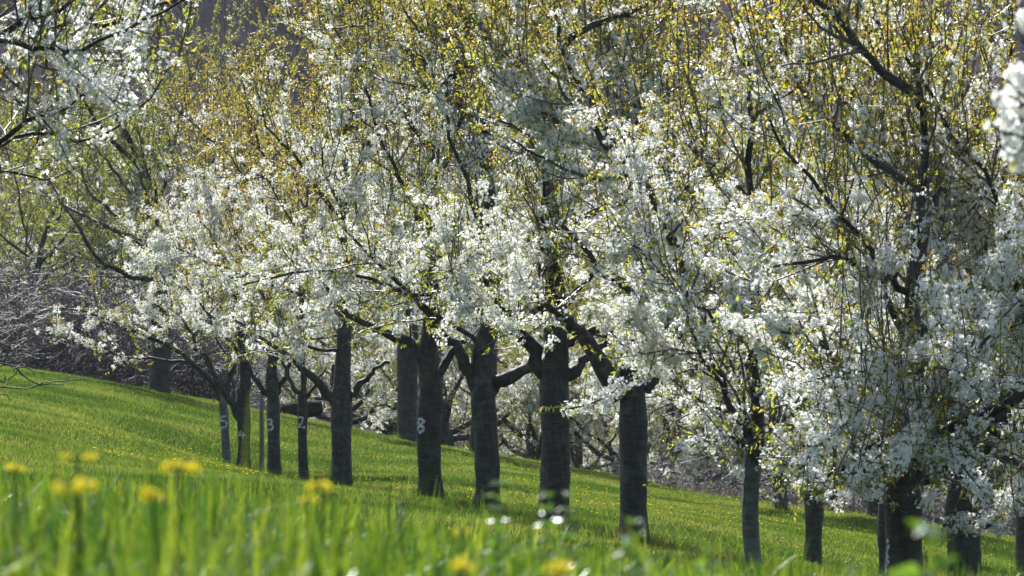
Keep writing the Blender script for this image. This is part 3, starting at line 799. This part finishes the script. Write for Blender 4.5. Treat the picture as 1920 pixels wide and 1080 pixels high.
# ------------------------------------------------------------------ generic orchard trees (second row, crest, behind the crest)
def proto(seed, H, Rc, zf, rt, fl, lf=1.0, simple=True, zleaf=.55, n=6, bz=.8):
    root = empty('cherry_tree', (0, 0, 0))
    t = Cherry(seed, H=H, Rc=Rc, zlow=zf - .25, fl=fl, lf=lf, zleaf=zleaf, bz=bz)
    t.auto(zf, rt, n=n, n2=4)
    t.build(root, [(0, 0, -.25), (0, 0, .3), (.02, 0, zf * .6), (0, 0, zf), (0, 0, zf + .12)], [rt * 1.15, rt * 1.05, rt, rt * 1.12, rt * .8], simple=simple, fsize=(.015, .021))
    print('proto', t.nf, t.nl, round(time.time() - T0, 1))
    return root
protos = [proto(201, 6.6, 3.2, 1.6, .17, .42), proto(202, 6.2, 3.3, 1.5, .19, .45), proto(203, 6.8, 3.0, 1.7, .15, .07, .9, zleaf=.35, bz=.25), proto(204, 5.6, 3.0, 1.35, .105, .6), proto(205, 6.8, 3.3, 1.6, .19, .85, .25, zleaf=.9), proto(206, 12.0, 3.3, 2.6, .21, .8, .5, zleaf=.75, n=7)]
used = [False] * len(protos)
def place(k, px, D, label, group, sc=1.0, rot=0.0, dz=0.0, name=None):
    if used[k]: o = copy_tree(protos[k])
    else: o = protos[k]; used[k] = True
    x = (px - 960) / F * D
    o.location = (x, D, gz(x, D) - .02 + dz)
    o.rotation_euler = (0, 0, rot)
    o.scale = (sc, sc, sc)
    tag(o, label, 'tree', group)
    return o

rr_ = random.Random(5)
G2 = 'cherry trees standing behind the front row on the right'
place(3, 1523, 78, 'dark slim cherry trunk between the slim grey trunk and the big dark tree', G2, .95, .4)
place(3, 1660, 72, 'cherry tree half hidden behind the big dark right trunk, limb leaning left', G2, .8, 2.0)
place(1, 1808, 62, 'dark cherry trunk in shade right of the big dark tree', G2, .75, 4.1)
place(3, 1462, 106, 'cherry tree in shade on the crest just right of the slim grey trunk', G2, 1.05, 3.0)
place(1, 1930, 92, 'cherry tree at the right edge far behind the curved limb', G2, 1.0, 5.0)
place(5, 1648, 108, 'cherry tree on the crest in the shade left behind the big dark right trunk', G2, .9, .9)
GC = 'cherry trees on the grassy crest'
place(5, 905, 127, 'tall crest cherry tree behind the tree with the thick right limb', GC, 1.0, .3)
place(2, 297, 132, 'old dark cherry trunk on the crest behind the leftmost trees', GC, 1.3, 1.0)
place(5, 766, 128, 'black cherry trunk on the crest left of the tree numbered 8', GC, .9, 2.2)
GB = 'cherry trees beyond the crest'
LB = 'pale cherry tree in blossom beyond the grassy crest, seen between the trunks'
for px, D, k in [(640, 165, 1), (735, 172, 0), (835, 158, 1), (915, 176, 0), (1000, 160, 1), (1085, 172, 2), (1160, 158, 0), (1250, 150, 1), (1340, 158, 0), (1420, 150, 1),
                 (1530, 160, 0), (1640, 150, 1), (1760, 160, 0), (1880, 150, 1), (880, 205, 0), (1050, 210, 1), (1230, 200, 0), (1400, 205, 2), (1600, 200, 1)]:
    place(k, px, D, LB, GB, rr_.uniform(.95, 1.15), rr_.uniform(0, 6.28))
GL = 'leafy cherry trees in the left background'
for i, (px, D, sc, lab) in enumerate([(60, 172, 1.2, 'yellow-green young cherry tree at the left edge behind the bare thicket'),
                                      (190, 180, 1.25, 'yellow-green cherry tree behind the bare thicket, right of the edge tree'),
                                      (-60, 190, 1.35, 'cherry tree partly outside the left edge behind the thicket')]):
    place(2, px, D, lab, GL, sc, rr_.uniform(0, 6.28))
place(4, 285, 215, 'tall greyish cherry tree below the hill gap at upper left', GL, 1.75, 1.1)
place(2, 130, 225, 'tall pale cherry tree behind the top left bough', GL, 1.75, 2.6)
place(4, 420, 200, 'tall pale cherry tree behind the leftmost row trees', GL, 1.35, .6)

# ------------------------------------------------------------------ bare thicket on the left
def bare_shrub(seed, H, spread, nst):
    rng = np.random.default_rng(seed)
    tb = Tubes()
    for i in range(nst):
        a = rng.uniform(0, 6.28); x0 = np.array([math.cos(a), math.sin(a), 0]) * rng.uniform(0, spread * .5)
        g = grow(rng, x0, (math.cos(a) * .5, math.sin(a) * .5, 1), H * rng.uniform(.6, 1.1), 10, -.12, .28)
        tb.add(g, np.linspace(.014, .004, len(g)), 5)
        p, t, fr = along(g, .05, 1, .08, rng)
        for k in range(len(p)):
            q = norm(np.cross(t[k], rng.normal(size=3)))
            b = grow(rng, p[k], t[k] * .5 + q, rng.uniform(.3, 1.1), 6, -.2, .45)
            tb.add(b, np.linspace(.0065, .003, len(b)), 3, cap=False)
            p2, t2, _ = along(b, .15, 1, .13, rng)
            for m in range(len(p2)):
                c = grow(rng, p2[m], t2[m] * .6 + rng.normal(size=3) * .7, rng.uniform(.12, .4), 3, 0, .4)
                tb.add(c, np.linspace(.0042, .002, len(c)), 3, cap=False)
    return tb.mesh('bare_shrub', M['shrub_twig'])
sh = [bare_shrub(301, 2.4, 1.2, 16), bare_shrub(302, 2.1, 1.4, 16)]
print('shrubs', round(time.time() - T0, 1))
for i in range(26):
    px = -40 + 460 * ((i * 0.381) % 1); D = 138 + 16 * ((i * .618) % 1)
    x = (px - 960) / F * D
    o = link('bare_shrub', sh[i % 2], None, (x, D, gz(x, D) - .05))
    o.rotation_euler = (0, 0, i * 1.7); s_ = rr_.uniform(.85, 1.25); o.scale = (s_, s_, s_)
    tag(o, 'leafless grey shrub in the tangled thicket above the left slope', 'shrub', 'leafless shrubs in the left thicket')
# dark hedge on the low ground beyond the crest at right
for i in range(22):
    px = 1180 + 800 * ((i * 0.381) % 1); D = 128 + 14 * ((i * .618) % 1)
    x = (px - 960) / F * D
    o = link('bare_shrub', sh[(i + 1) % 2], None, (x, D, gz(x, D) - .25))
    o.rotation_euler = (0, 0, i * 2.3); s_ = rr_.uniform(.5, .75); o.scale = (s_, s_, s_)
    tag(o, 'leafless dark shrub beyond the crest on the right under the blossom', 'shrub', 'leafless shrubs beyond the right crest')

# ------------------------------------------------------------------ wooded hill
rng = np.random.default_rng(400)
tb = Tubes()
def bare_tree(x, y, h):
    z = gz(x, y)
    g = grow(rng, (x, y, z - .3), (0, 0, 1), h, 5, 0, .03)
    tb.add(g, np.linspace(.009 * h, .003 * h, len(g)), 4, cap=False)
    p, t, fr = along(g, .25, 1, h / 26, rng)
    for k in range(len(p)):
        b = grow(rng, p[k], np.array([rng.normal(), rng.normal(), 1.1]), h * rng.uniform(.12, .3), 3, .05, .12)
        tb.add(b, np.linspace(.0045 * h, .0012 * h, len(b)), 3, cap=False)
        p2, t2, _ = along(b, .3, 1, h / 30, rng)
        for m in range(len(p2)):
            c = np.stack([p2[m], p2[m] + norm(t2[m] + rng.normal(size=3) * .6) * h * rng.uniform(.05, .12)])
            tb.add(c, np.array([.0018, .0008]) * h, 3, cap=False)
for i in range(1300):
    y = 380 + 330 * rng.random() ** 1.1; x = rng.uniform(-.17, .17) * y
    bare_tree(x, y, rng.uniform(6, 10))
tag(link('bare_woodland', tb.mesh('bare_woodland', M['wood_twig'])), 'leafless grey-brown woodland covering the hillside behind the orchard', 'woodland', None, 'stuff')
print('woodland', tb.n, round(time.time() - T0, 1))

# ------------------------------------------------------------------ lawn of the orchard (uncountable)
def blades(name, x, y, h, wd, lean, mat, segs=1, seed=1, zoff=None, label=None, cat=None):
    rng = np.random.default_rng(seed)
    n = len(x)
    z = ground(x, y) - .01
    a = rng.uniform(0, 6.283, n); dx, dy = np.cos(a), np.sin(a)
    b = rng.uniform(0, 6.283, n); lx, ly = np.cos(b) * lean * h, np.sin(b) * lean * h
    base = np.c_[x, y, z]
    if segs == 1:
        v = np.empty((n, 3, 3))
        v[:, 0] = base + np.c_[dx, dy, 0 * x] * (wd / 2)[:, None]
        v[:, 1] = base - np.c_[dx, dy, 0 * x] * (wd / 2)[:, None]
        v[:, 2] = base + np.c_[lx, ly, h]
        f = np.arange(n * 3).reshape(n, 3)
        me = mesh_np(name, v.reshape(-1, 3), f, [mat])
    else:
        k = segs + 1
        t = np.linspace(0, 1, k)[None, :]
        cx = x[:, None] + lx[:, None] * t ** 2; cy_ = y[:, None] + ly[:, None] * t ** 2
        droop = np.minimum(lean, 1.5)[:, None]
        cz = z[:, None] + h[:, None] * (t - .38 * droop * t ** 3)
        ww = (wd[:, None] / 2) * (1 - t ** 1.6) * (.75 + .5 * t) + .0004
        v = np.empty((n, k, 2, 3))
        for s_i, sg in enumerate((1, -1)):
            v[:, :, s_i, 0] = cx + sg * dx[:, None] * ww; v[:, :, s_i, 1] = cy_ + sg * dy[:, None] * ww; v[:, :, s_i, 2] = cz
        v = v.reshape(-1, 3)
        i = np.arange(segs)
        q = np.stack([2 * i, 2 * i + 1, 2 * i + 3, 2 * i + 2], axis=-1)
        f = (q[None] + (np.arange(n) * 2 * k)[:, None, None]).reshape(-1, 4)
        me = mesh_np(name, v, f, [mat], smooth=True)
    return tag(link(name, me), label, cat, None, 'stuff')

rng = np.random.default_rng(500)
N = 1150000
y = 30 + 106 * rng.random(N) ** .62
x = np.where(rng.random(N) < .80, rng.uniform(-.095, .095, N), rng.uniform(-.24, .24, N)) * y
cl = .5 + .5 * np.sin(x * 2.3 + .7 * y) * np.sin(1.7 * x - .9 * y + 2)
h = rng.uniform(.02, .06, N) * (.75 + .6 * cl)
feet = np.array([o.location[:2] for o in bpy.data.objects if o.name.startswith('cherry_tree') and o.parent is None and o.location[1] < 140 and o.location[1] > 40])
kf = rng.integers(0, len(feet), 9000)
af = rng.uniform(0, 6.283, 9000); rf = .12 + np.abs(rng.normal(0, .16, 9000))
x[:9000] = feet[kf, 0] + np.cos(af) * rf; y[:9000] = feet[kf, 1] + np.sin(af) * rf
h[:9000] = rng.uniform(.05, .17, 9000)
tuft = rng.random(N) < .012
h[tuft] *= 2.0
blades('lawn_grass', x, y, h, rng.uniform(.007, .014, N), rng.uniform(.1, .8, N), M['lawn_blade'], 1, 501, None, 'short sunlit meadow grass on the orchard slope', 'grass')
print('lawn', round(time.time() - T0, 1))

# yellow flower specks in the lawn
def dandelion_mesh():
    rng = np.random.default_rng(7)
    vs_, fs_ = [], []
    c = 0
    for ring, (rr0, zz0, n) in enumerate([(1.0, .25, 12), (.62, .5, 8)]):
        for k in range(n):
            a = 6.283 * k / n + ring * .3
            e = .5 * 6.283 / n
            vs_ += [(0, 0, zz0 - .25), (rr0 * .8 * math.cos(a - e), rr0 * .8 * math.sin(a - e), zz0), (rr0 * math.cos(a), rr0 * math.sin(a), zz0 - .05), (rr0 * .8 * math.cos(a + e), rr0 * .8 * math.sin(a + e), zz0)]
            fs_.append((c, c + 1, c + 2, c + 3)); c += 4
    v = np.array(vs_) * .017
    v[:, 2] += .085
    st = np.array([(-.0018, 0, 0), (.0018, 0, 0), (.0018, 0, .085), (-.0018, 0, .085), (0, -.0018, 0), (0, .0018, 0), (0, .0018, .085), (0, -.0018, .085)])
    fs_ += [(c, c + 1, c + 2, c + 3), (c + 4, c + 5, c + 6, c + 7)]
    return mesh_np('dandelion', np.r_[v, st], np.array(fs_), [M['yellow'], M['stem']], np.r_[np.zeros(20, int), 1, 1])
dm = dandelion_mesh()
rng = np.random.default_rng(510)
cx_, cy_ = rng.uniform(-.055, .075, 60), rng.uniform(80, 124, 60)
pos = []
for i in range(1400):
    k = rng.integers(0, 60)
    yy = cy_[k] + rng.normal() * 4; uu = cx_[k] + rng.normal() * .008
    if 72 < yy < 132: pos.append((uu * yy, yy))
pos = np.array(pos); pos = pos[np.argsort(pos[:, 1])]
pz = ground(pos[:, 0], pos[:, 1])
for i in range(300):
    o = link('dandelion', dm, None, (pos[i, 0], pos[i, 1], pz[i] - .005))
    o.rotation_euler = (rng.normal() * .2 - .15, rng.normal() * .2, rng.uniform(0, 6)); s_ = rng.uniform(.6, 1.0); o.scale = (s_,) * 3
    tag(o, 'small yellow dandelion in the short grass of the orchard', 'flower', 'yellow dandelions in the orchard grass')
co = np.empty(len(dm.vertices) * 3, np.float32); dm.vertices.foreach_get('co', co); co = co.reshape(-1, 3)
fc = np.empty(len(dm.loops), np.int32); dm.loops.foreach_get('vertex_index', fc); fc = fc.reshape(-1, 4)
rest = pos[300:]; rz = pz[300:]
V_ = (co[None] * rng.uniform(.6, 1.0, (len(rest), 1, 1)) + np.c_[rest, rz][:, None, :]).reshape(-1, 3)
F_ = (fc[None] + (np.arange(len(rest)) * len(co))[:, None, None]).reshape(-1, 4)
tag(link('far_dandelions', mesh_np('far_dandelions', V_, F_, [M['yellow'], M['stem']], np.tile(np.r_[np.zeros(20, int), 1, 1], len(rest)))),
    'yellow flower specks scattered over the far orchard grass', 'flowers', None, 'stuff')

# ------------------------------------------------------------------ tall meadow grass near the camera (uncountable)
rng = np.random.default_rng(600)
N = 64000
y = 5.0 + 13 * rng.random(N) ** .8
x = rng.uniform(-1, 1, N) * (.35 + .095 * y)
u = x / y * F + 960
tgt = np.interp(u, [-200, 100, 350, 600, 800, 1000, 1300, 1600, 2100], [868, 862, 872, 905, 945, 985, 1025, 1050, 1060])   # how tall the sward stands across the bank
tip = (860 - tgt) / F * y
hm = np.clip(tip - ground(x, y), .12, .6)
clump = np.sin(x * 9 + y * 2.1) * np.sin(x * 5.3 - y * 3.3 + 1)
h = hm * (.45 + .55 * rng.random(N) ** .6) * (1.0 + .09 * clump)
tall = rng.random(N) < .05
h[tall] *= rng.uniform(1.05, 1.32, tall.sum())
lean = np.abs(rng.normal(.45, .55, N))
blades('meadow_grass', x, y, h, rng.uniform(.005, .014, N), lean, M['grass_blade'], 5, 601, None, 'tall blurred meadow grass on the bank in the foreground', 'grass')
k = rng.choice(N, 260, replace=False)[:90]
blades('dry_grass', x[k], y[k], h[k] * rng.uniform(.55, .9, 90), rng.uniform(.002, .005, 90), rng.uniform(.4, 1.6, 90), M['dry_blade'], 5, 602, None, 'bleached dry blades among the foreground grass', 'grass')
print('grass', round(time.time() - T0, 1))

# ------------------------------------------------------------------ cowslips
def bell(tb_v, tb_f, tb_m, p, d, s, rng):
    """calyx tube with a five lobed yellow rim, hanging along d"""
    B = frames(np.array([d]), rng)[0]
    prof = [(.0, .0), (.22, .15), (.30, .55), (.24, 1.0)]
    n = 8
    b = sum(len(v) for v in tb_v)
    pts = []
    for r, z in prof:
        for k in range(n):
            a = 6.283 * k / n; pts.append((r * math.cos(a) + (.01 * math.cos(a)), r * math.sin(a) + .01 * math.sin(a), z))
    fs = []
    for i in range(len(prof) - 1):
        for k in range(n):
            fs.append((b + i * n + k, b + i * n + (k + 1) % n, b + (i + 1) * n + (k + 1) % n, b + (i + 1) * n + k))
    ms = [1] * len(fs)
    c = len(pts)
    for k in range(5):
        a = 6.283 * k / 5
        for (r, da, z) in [(.10, 0, 1.02), (.50, -.5, 1.18), (.66, 0, 1.14), (.50, .5, 1.18)]:
            pts.append((r * math.cos(a + da), r * math.sin(a + da), z))
        fs.append((b + c + 4 * k, b + c + 4 * k + 1, b + c + 4 * k + 2, b + c + 4 * k + 3)); ms.append(0)
    tb_v.append(np.array(pts) * s @ B + p); tb_f += fs; tb_m += ms

def cowslip(px, py, D, label, n=7, seed=1, spread=.035, s=.013, flip=0):
    rng = np.random.default_rng(seed)
    spread *= .3; s *= .45
    top = P(px, py, D)
    z0 = gz(top[0], top[1])
    root = empty('cowslip', (top[0], top[1], z0 - .01))
    tag(root, label, 'flower', 'cowslips in the foreground grass')
    hh = top[2] - z0 + .01
    st = Tubes()
    g = grow(rng, (rng.normal() * .01, 0, 0), (0, 0, 1), hh, 7, 0, .05)
    g[:, :2] += (np.array([0, 0]) - g[-1, :2]) * (np.linspace(0, 1, len(g)) ** 2)[:, None]
    st.add(g, np.linspace(.0026, .0018, len(g)), 6)
    heads = []
    for i in range(n):
        a = 6.283 * i / n + rng.normal() * .3
        d0 = np.array([math.cos(a), math.sin(a) * .6, .35])
        b = grow(rng, g[-1], d0, spread * rng.uniform(.7, 1.3), 5, -30 * spread, .3)
        st.add(b, np.linspace(.0011, .0008, len(b)), 4)
        heads.append((b[-1], np.array([math.cos(a) * .55, -.9, -.25 + .2 * rng.normal()])))
    link('stem', st.mesh('stem', M['stem']), root)
    for p, d in heads:
        v_, f_, m_ = [], [], []
        bell(v_, f_, m_, p, d, s * rng.uniform(.85, 1.15), rng)
        link('flower_head', mesh_np('flower_head', np.concatenate(v_), np.array(f_), [M['yellow'], M['calyx']], m_, smooth=False), root)
    # basal leaves
    m = 5
    a = rng.uniform(0, 6.28, m)
    d = np.c_[np.cos(a), np.sin(a), np.full(m, .8)]
    link('leaf', leaf_mesh('leaf', np.zeros((m, 3)), d, rng.uniform(.06, .1, m), np.zeros(m), rng, [M['weed_leaf'], M['weed_leaf']]), root)

cowslip(146, 862, 6.4, 'cowslip with small open umbel above the large left cowslip', 5, 1, .035, .012)
cowslip(141, 912, 5.6, 'large cowslip with pale calyx and three yellow bells at left', 5, 2, .030, .016)
cowslip(286, 925, 5.8, 'cowslip with a tight ball of four yellow flowers left of centre', 6, 3, .014, .015)
cowslip(338, 882, 6.2, 'cowslip with wide flat crown of many yellow flowers', 11, 4, .034, .014)
cowslip(602, 912, 6.2, 'cowslip in front of the stout trunk beside the tree numbered 2', 6, 5, .020, .014)
cowslip(579, 938, 6.8, 'small greenish cowslip left of the one before the stout trunk', 4, 6, .016, .011)
cowslip(28, 878, 7.4, 'lone cowslip flower at the left picture edge', 3, 7, .018, .013)
cowslip(868, 1062, 5.4, 'cowslip at the bottom edge left of the picture middle line', 5, 8, .016, .014)
cowslip(1045, 1064, 5.2, 'cowslip at the bottom edge under the thickest trunk', 4, 9, .013, .016)
cowslip(866, 996, 7.4, 'single yellow cowslip bud between two trunks in mid foreground', 2, 10, .012, .012)

# ------------------------------------------------------------------ whorled weeds with glossy leaves
def weed(px, py, D, label, seed, nw=6, lean=(0, 0), size=.018, gap=.017):
    rng = np.random.default_rng(seed)
    top = P(px, py, D); z0 = gz(top[0], top[1])
    root = empty('bedstraw_weed', (top[0] - lean[0], top[1], z0 - .01))
    tag(root, label, 'weed', 'bedstraw weeds in the foreground grass')
    hh = top[2] - z0
    t = np.linspace(0, 1, 12)
    g = np.c_[lean[0] * t ** 1.5, 0 * t, hh * t]
    st = Tubes(); st.add(g, np.linspace(.0016, .001, 12), 5)
    link('stem', st.mesh('stem', M['stem']), root)
    L, LD, LS = [], [], []
    for i in range(nw):
        z = hh - i * gap - .002
        if z < .03: break
        c = np.array([np.interp(z, g[:, 2], g[:, 0]), 0, z])
        for k in range(6):
            a = 6.283 * k / 6 + i * .5
            L.append(c); LD.append((math.cos(a), math.sin(a), rng.uniform(-.35, .95))); LS.append(size * rng.uniform(.8, 1.2) * (.65 + .35 * min(i, 2) / 2))
    L, LD, LS = np.array(L), np.array(LD), np.array(LS)
    link('leaf_whorls', leaf_mesh('leaf_whorls', L, LD, LS, np.zeros(len(L)), rng, [M['weed_leaf'], M['weed_leaf']]), root)
weed(1024, 912, 7.6, 'leafy bedstraw weed before the left side of the thickest trunk', 21, 9)
weed(1064, 908, 7.8, 'bedstraw weed before the right edge of the thickest trunk', 22, 7)
weed(932, 888, 8.2, 'bedstraw weed before the trunk with the thick right limb', 23, 8)
weed(1188, 962, 7.2, 'bushy bedstraw weed before the trunk with the hanging twig', 24, 8, size=.026)
weed(1330, 1008, 6.8, 'pale bedstraw weed left of the slim grey trunk', 25, 6)
weed(1735, 975, 5.4, 'big bright green bedstraw weed before the big dark right tree', 26, 8, size=.034, gap=.032)
weed(1600, 1040, 6.0, 'low bedstraw weed left of the big dark right tree', 27, 6)

# ------------------------------------------------------------------ stake, logs
def stake():
    p = P(490, 884, 98); z0 = gz(p[0], p[1])
    h_ = P(490, 735, 98)[2] - z0
    tb = Tubes(); tb.add(np.array([(0, 0, -.1), (.005, 0, h_ * .5), (.0, 0, h_)]), np.array([.034, .033, .030]), 10)
    o = link('tree_stake', tb.mesh('tree_stake', M['stake']), None, (p[0], p[1], z0))
    tag(o, 'thin straight wooden stake between the trees numbered 4 and 3', 'stake')
stake()
def log(px0, py0, px1, py1, D, r, label, seed, mt='log'):
    a, b = P(px0, py0, D), P(px1, py1, D + .5)
    c = (a + b) / 2
    rng = np.random.default_rng(seed)
    pts = resample(np.array([a - c, (a + b) / 2 - c + np.array([0, 0, .01]), b - c]), 12)
    tb = Tubes(); rad = r * (1 + .06 * rng.normal(size=(12, 14)))
    tb.add(pts, rad, 14); tb.add(pts[:2][::-1] * np.array([1, 1, 1]), rad[:2][::-1] * .98, 14)
    o = link('log', tb.mesh('log', M[mt]), None, c)
    tag(o, label, 'log')
log(528, 772, 597, 766, 131, .16, 'felled log darkened for shade, lying on the crest behind the tree numbered 2', 1, 'shaded_log')
log(1287, 936, 1340, 944, 119, .085, 'weathered brown log lying in grass left of the slim grey trunk', 2)
rng = np.random.default_rng(33)
n_ = 260
uu = rng.uniform(1275, 1400, n_); yy = rng.uniform(117, 122, n_)
blades('dry_tussock', (uu - 960) / F * yy, yy, rng.uniform(.12, .38, n_), rng.uniform(.004, .008, n_), rng.uniform(.2, .9, n_), M['dry_blade'], 3, 34, None, 'dry straw tufts around the weathered log', 'grass')
# ------------------------------------------------------------------ haze: the backlit spring air between the orchard and the hill
hx, hy0, hy1, hz0, hz1 = 720.0, -70.0, 1620.0, -14.0, 640.0
hv = np.array([(x_, y_, z_) for z_ in (hz0, hz1) for y_ in (hy0, hy1) for x_ in (-hx, hx)])
hf_ = np.array([(0, 2, 3, 1), (4, 5, 7, 6), (0, 1, 5, 4), (2, 6, 7, 3), (0, 4, 6, 2), (1, 3, 7, 5)])
hm_, hn_, ho_ = new_mat('haze')
pv = hn_.nodes.new('ShaderNodeVolumePrincipled')
pv.inputs['Color'].default_value = (.80, .86, 1.0, 1)
pv.inputs['Density'].default_value = 0.00007
pv.inputs['Anisotropy'].default_value = 0.3
hn_.links.new(pv.outputs[0], ho_.inputs['Volume'])
tag(link('haze', mesh_np('haze', hv, hf_, [hm_])), kind='stuff')

print('script', round(time.time() - T0, 1))
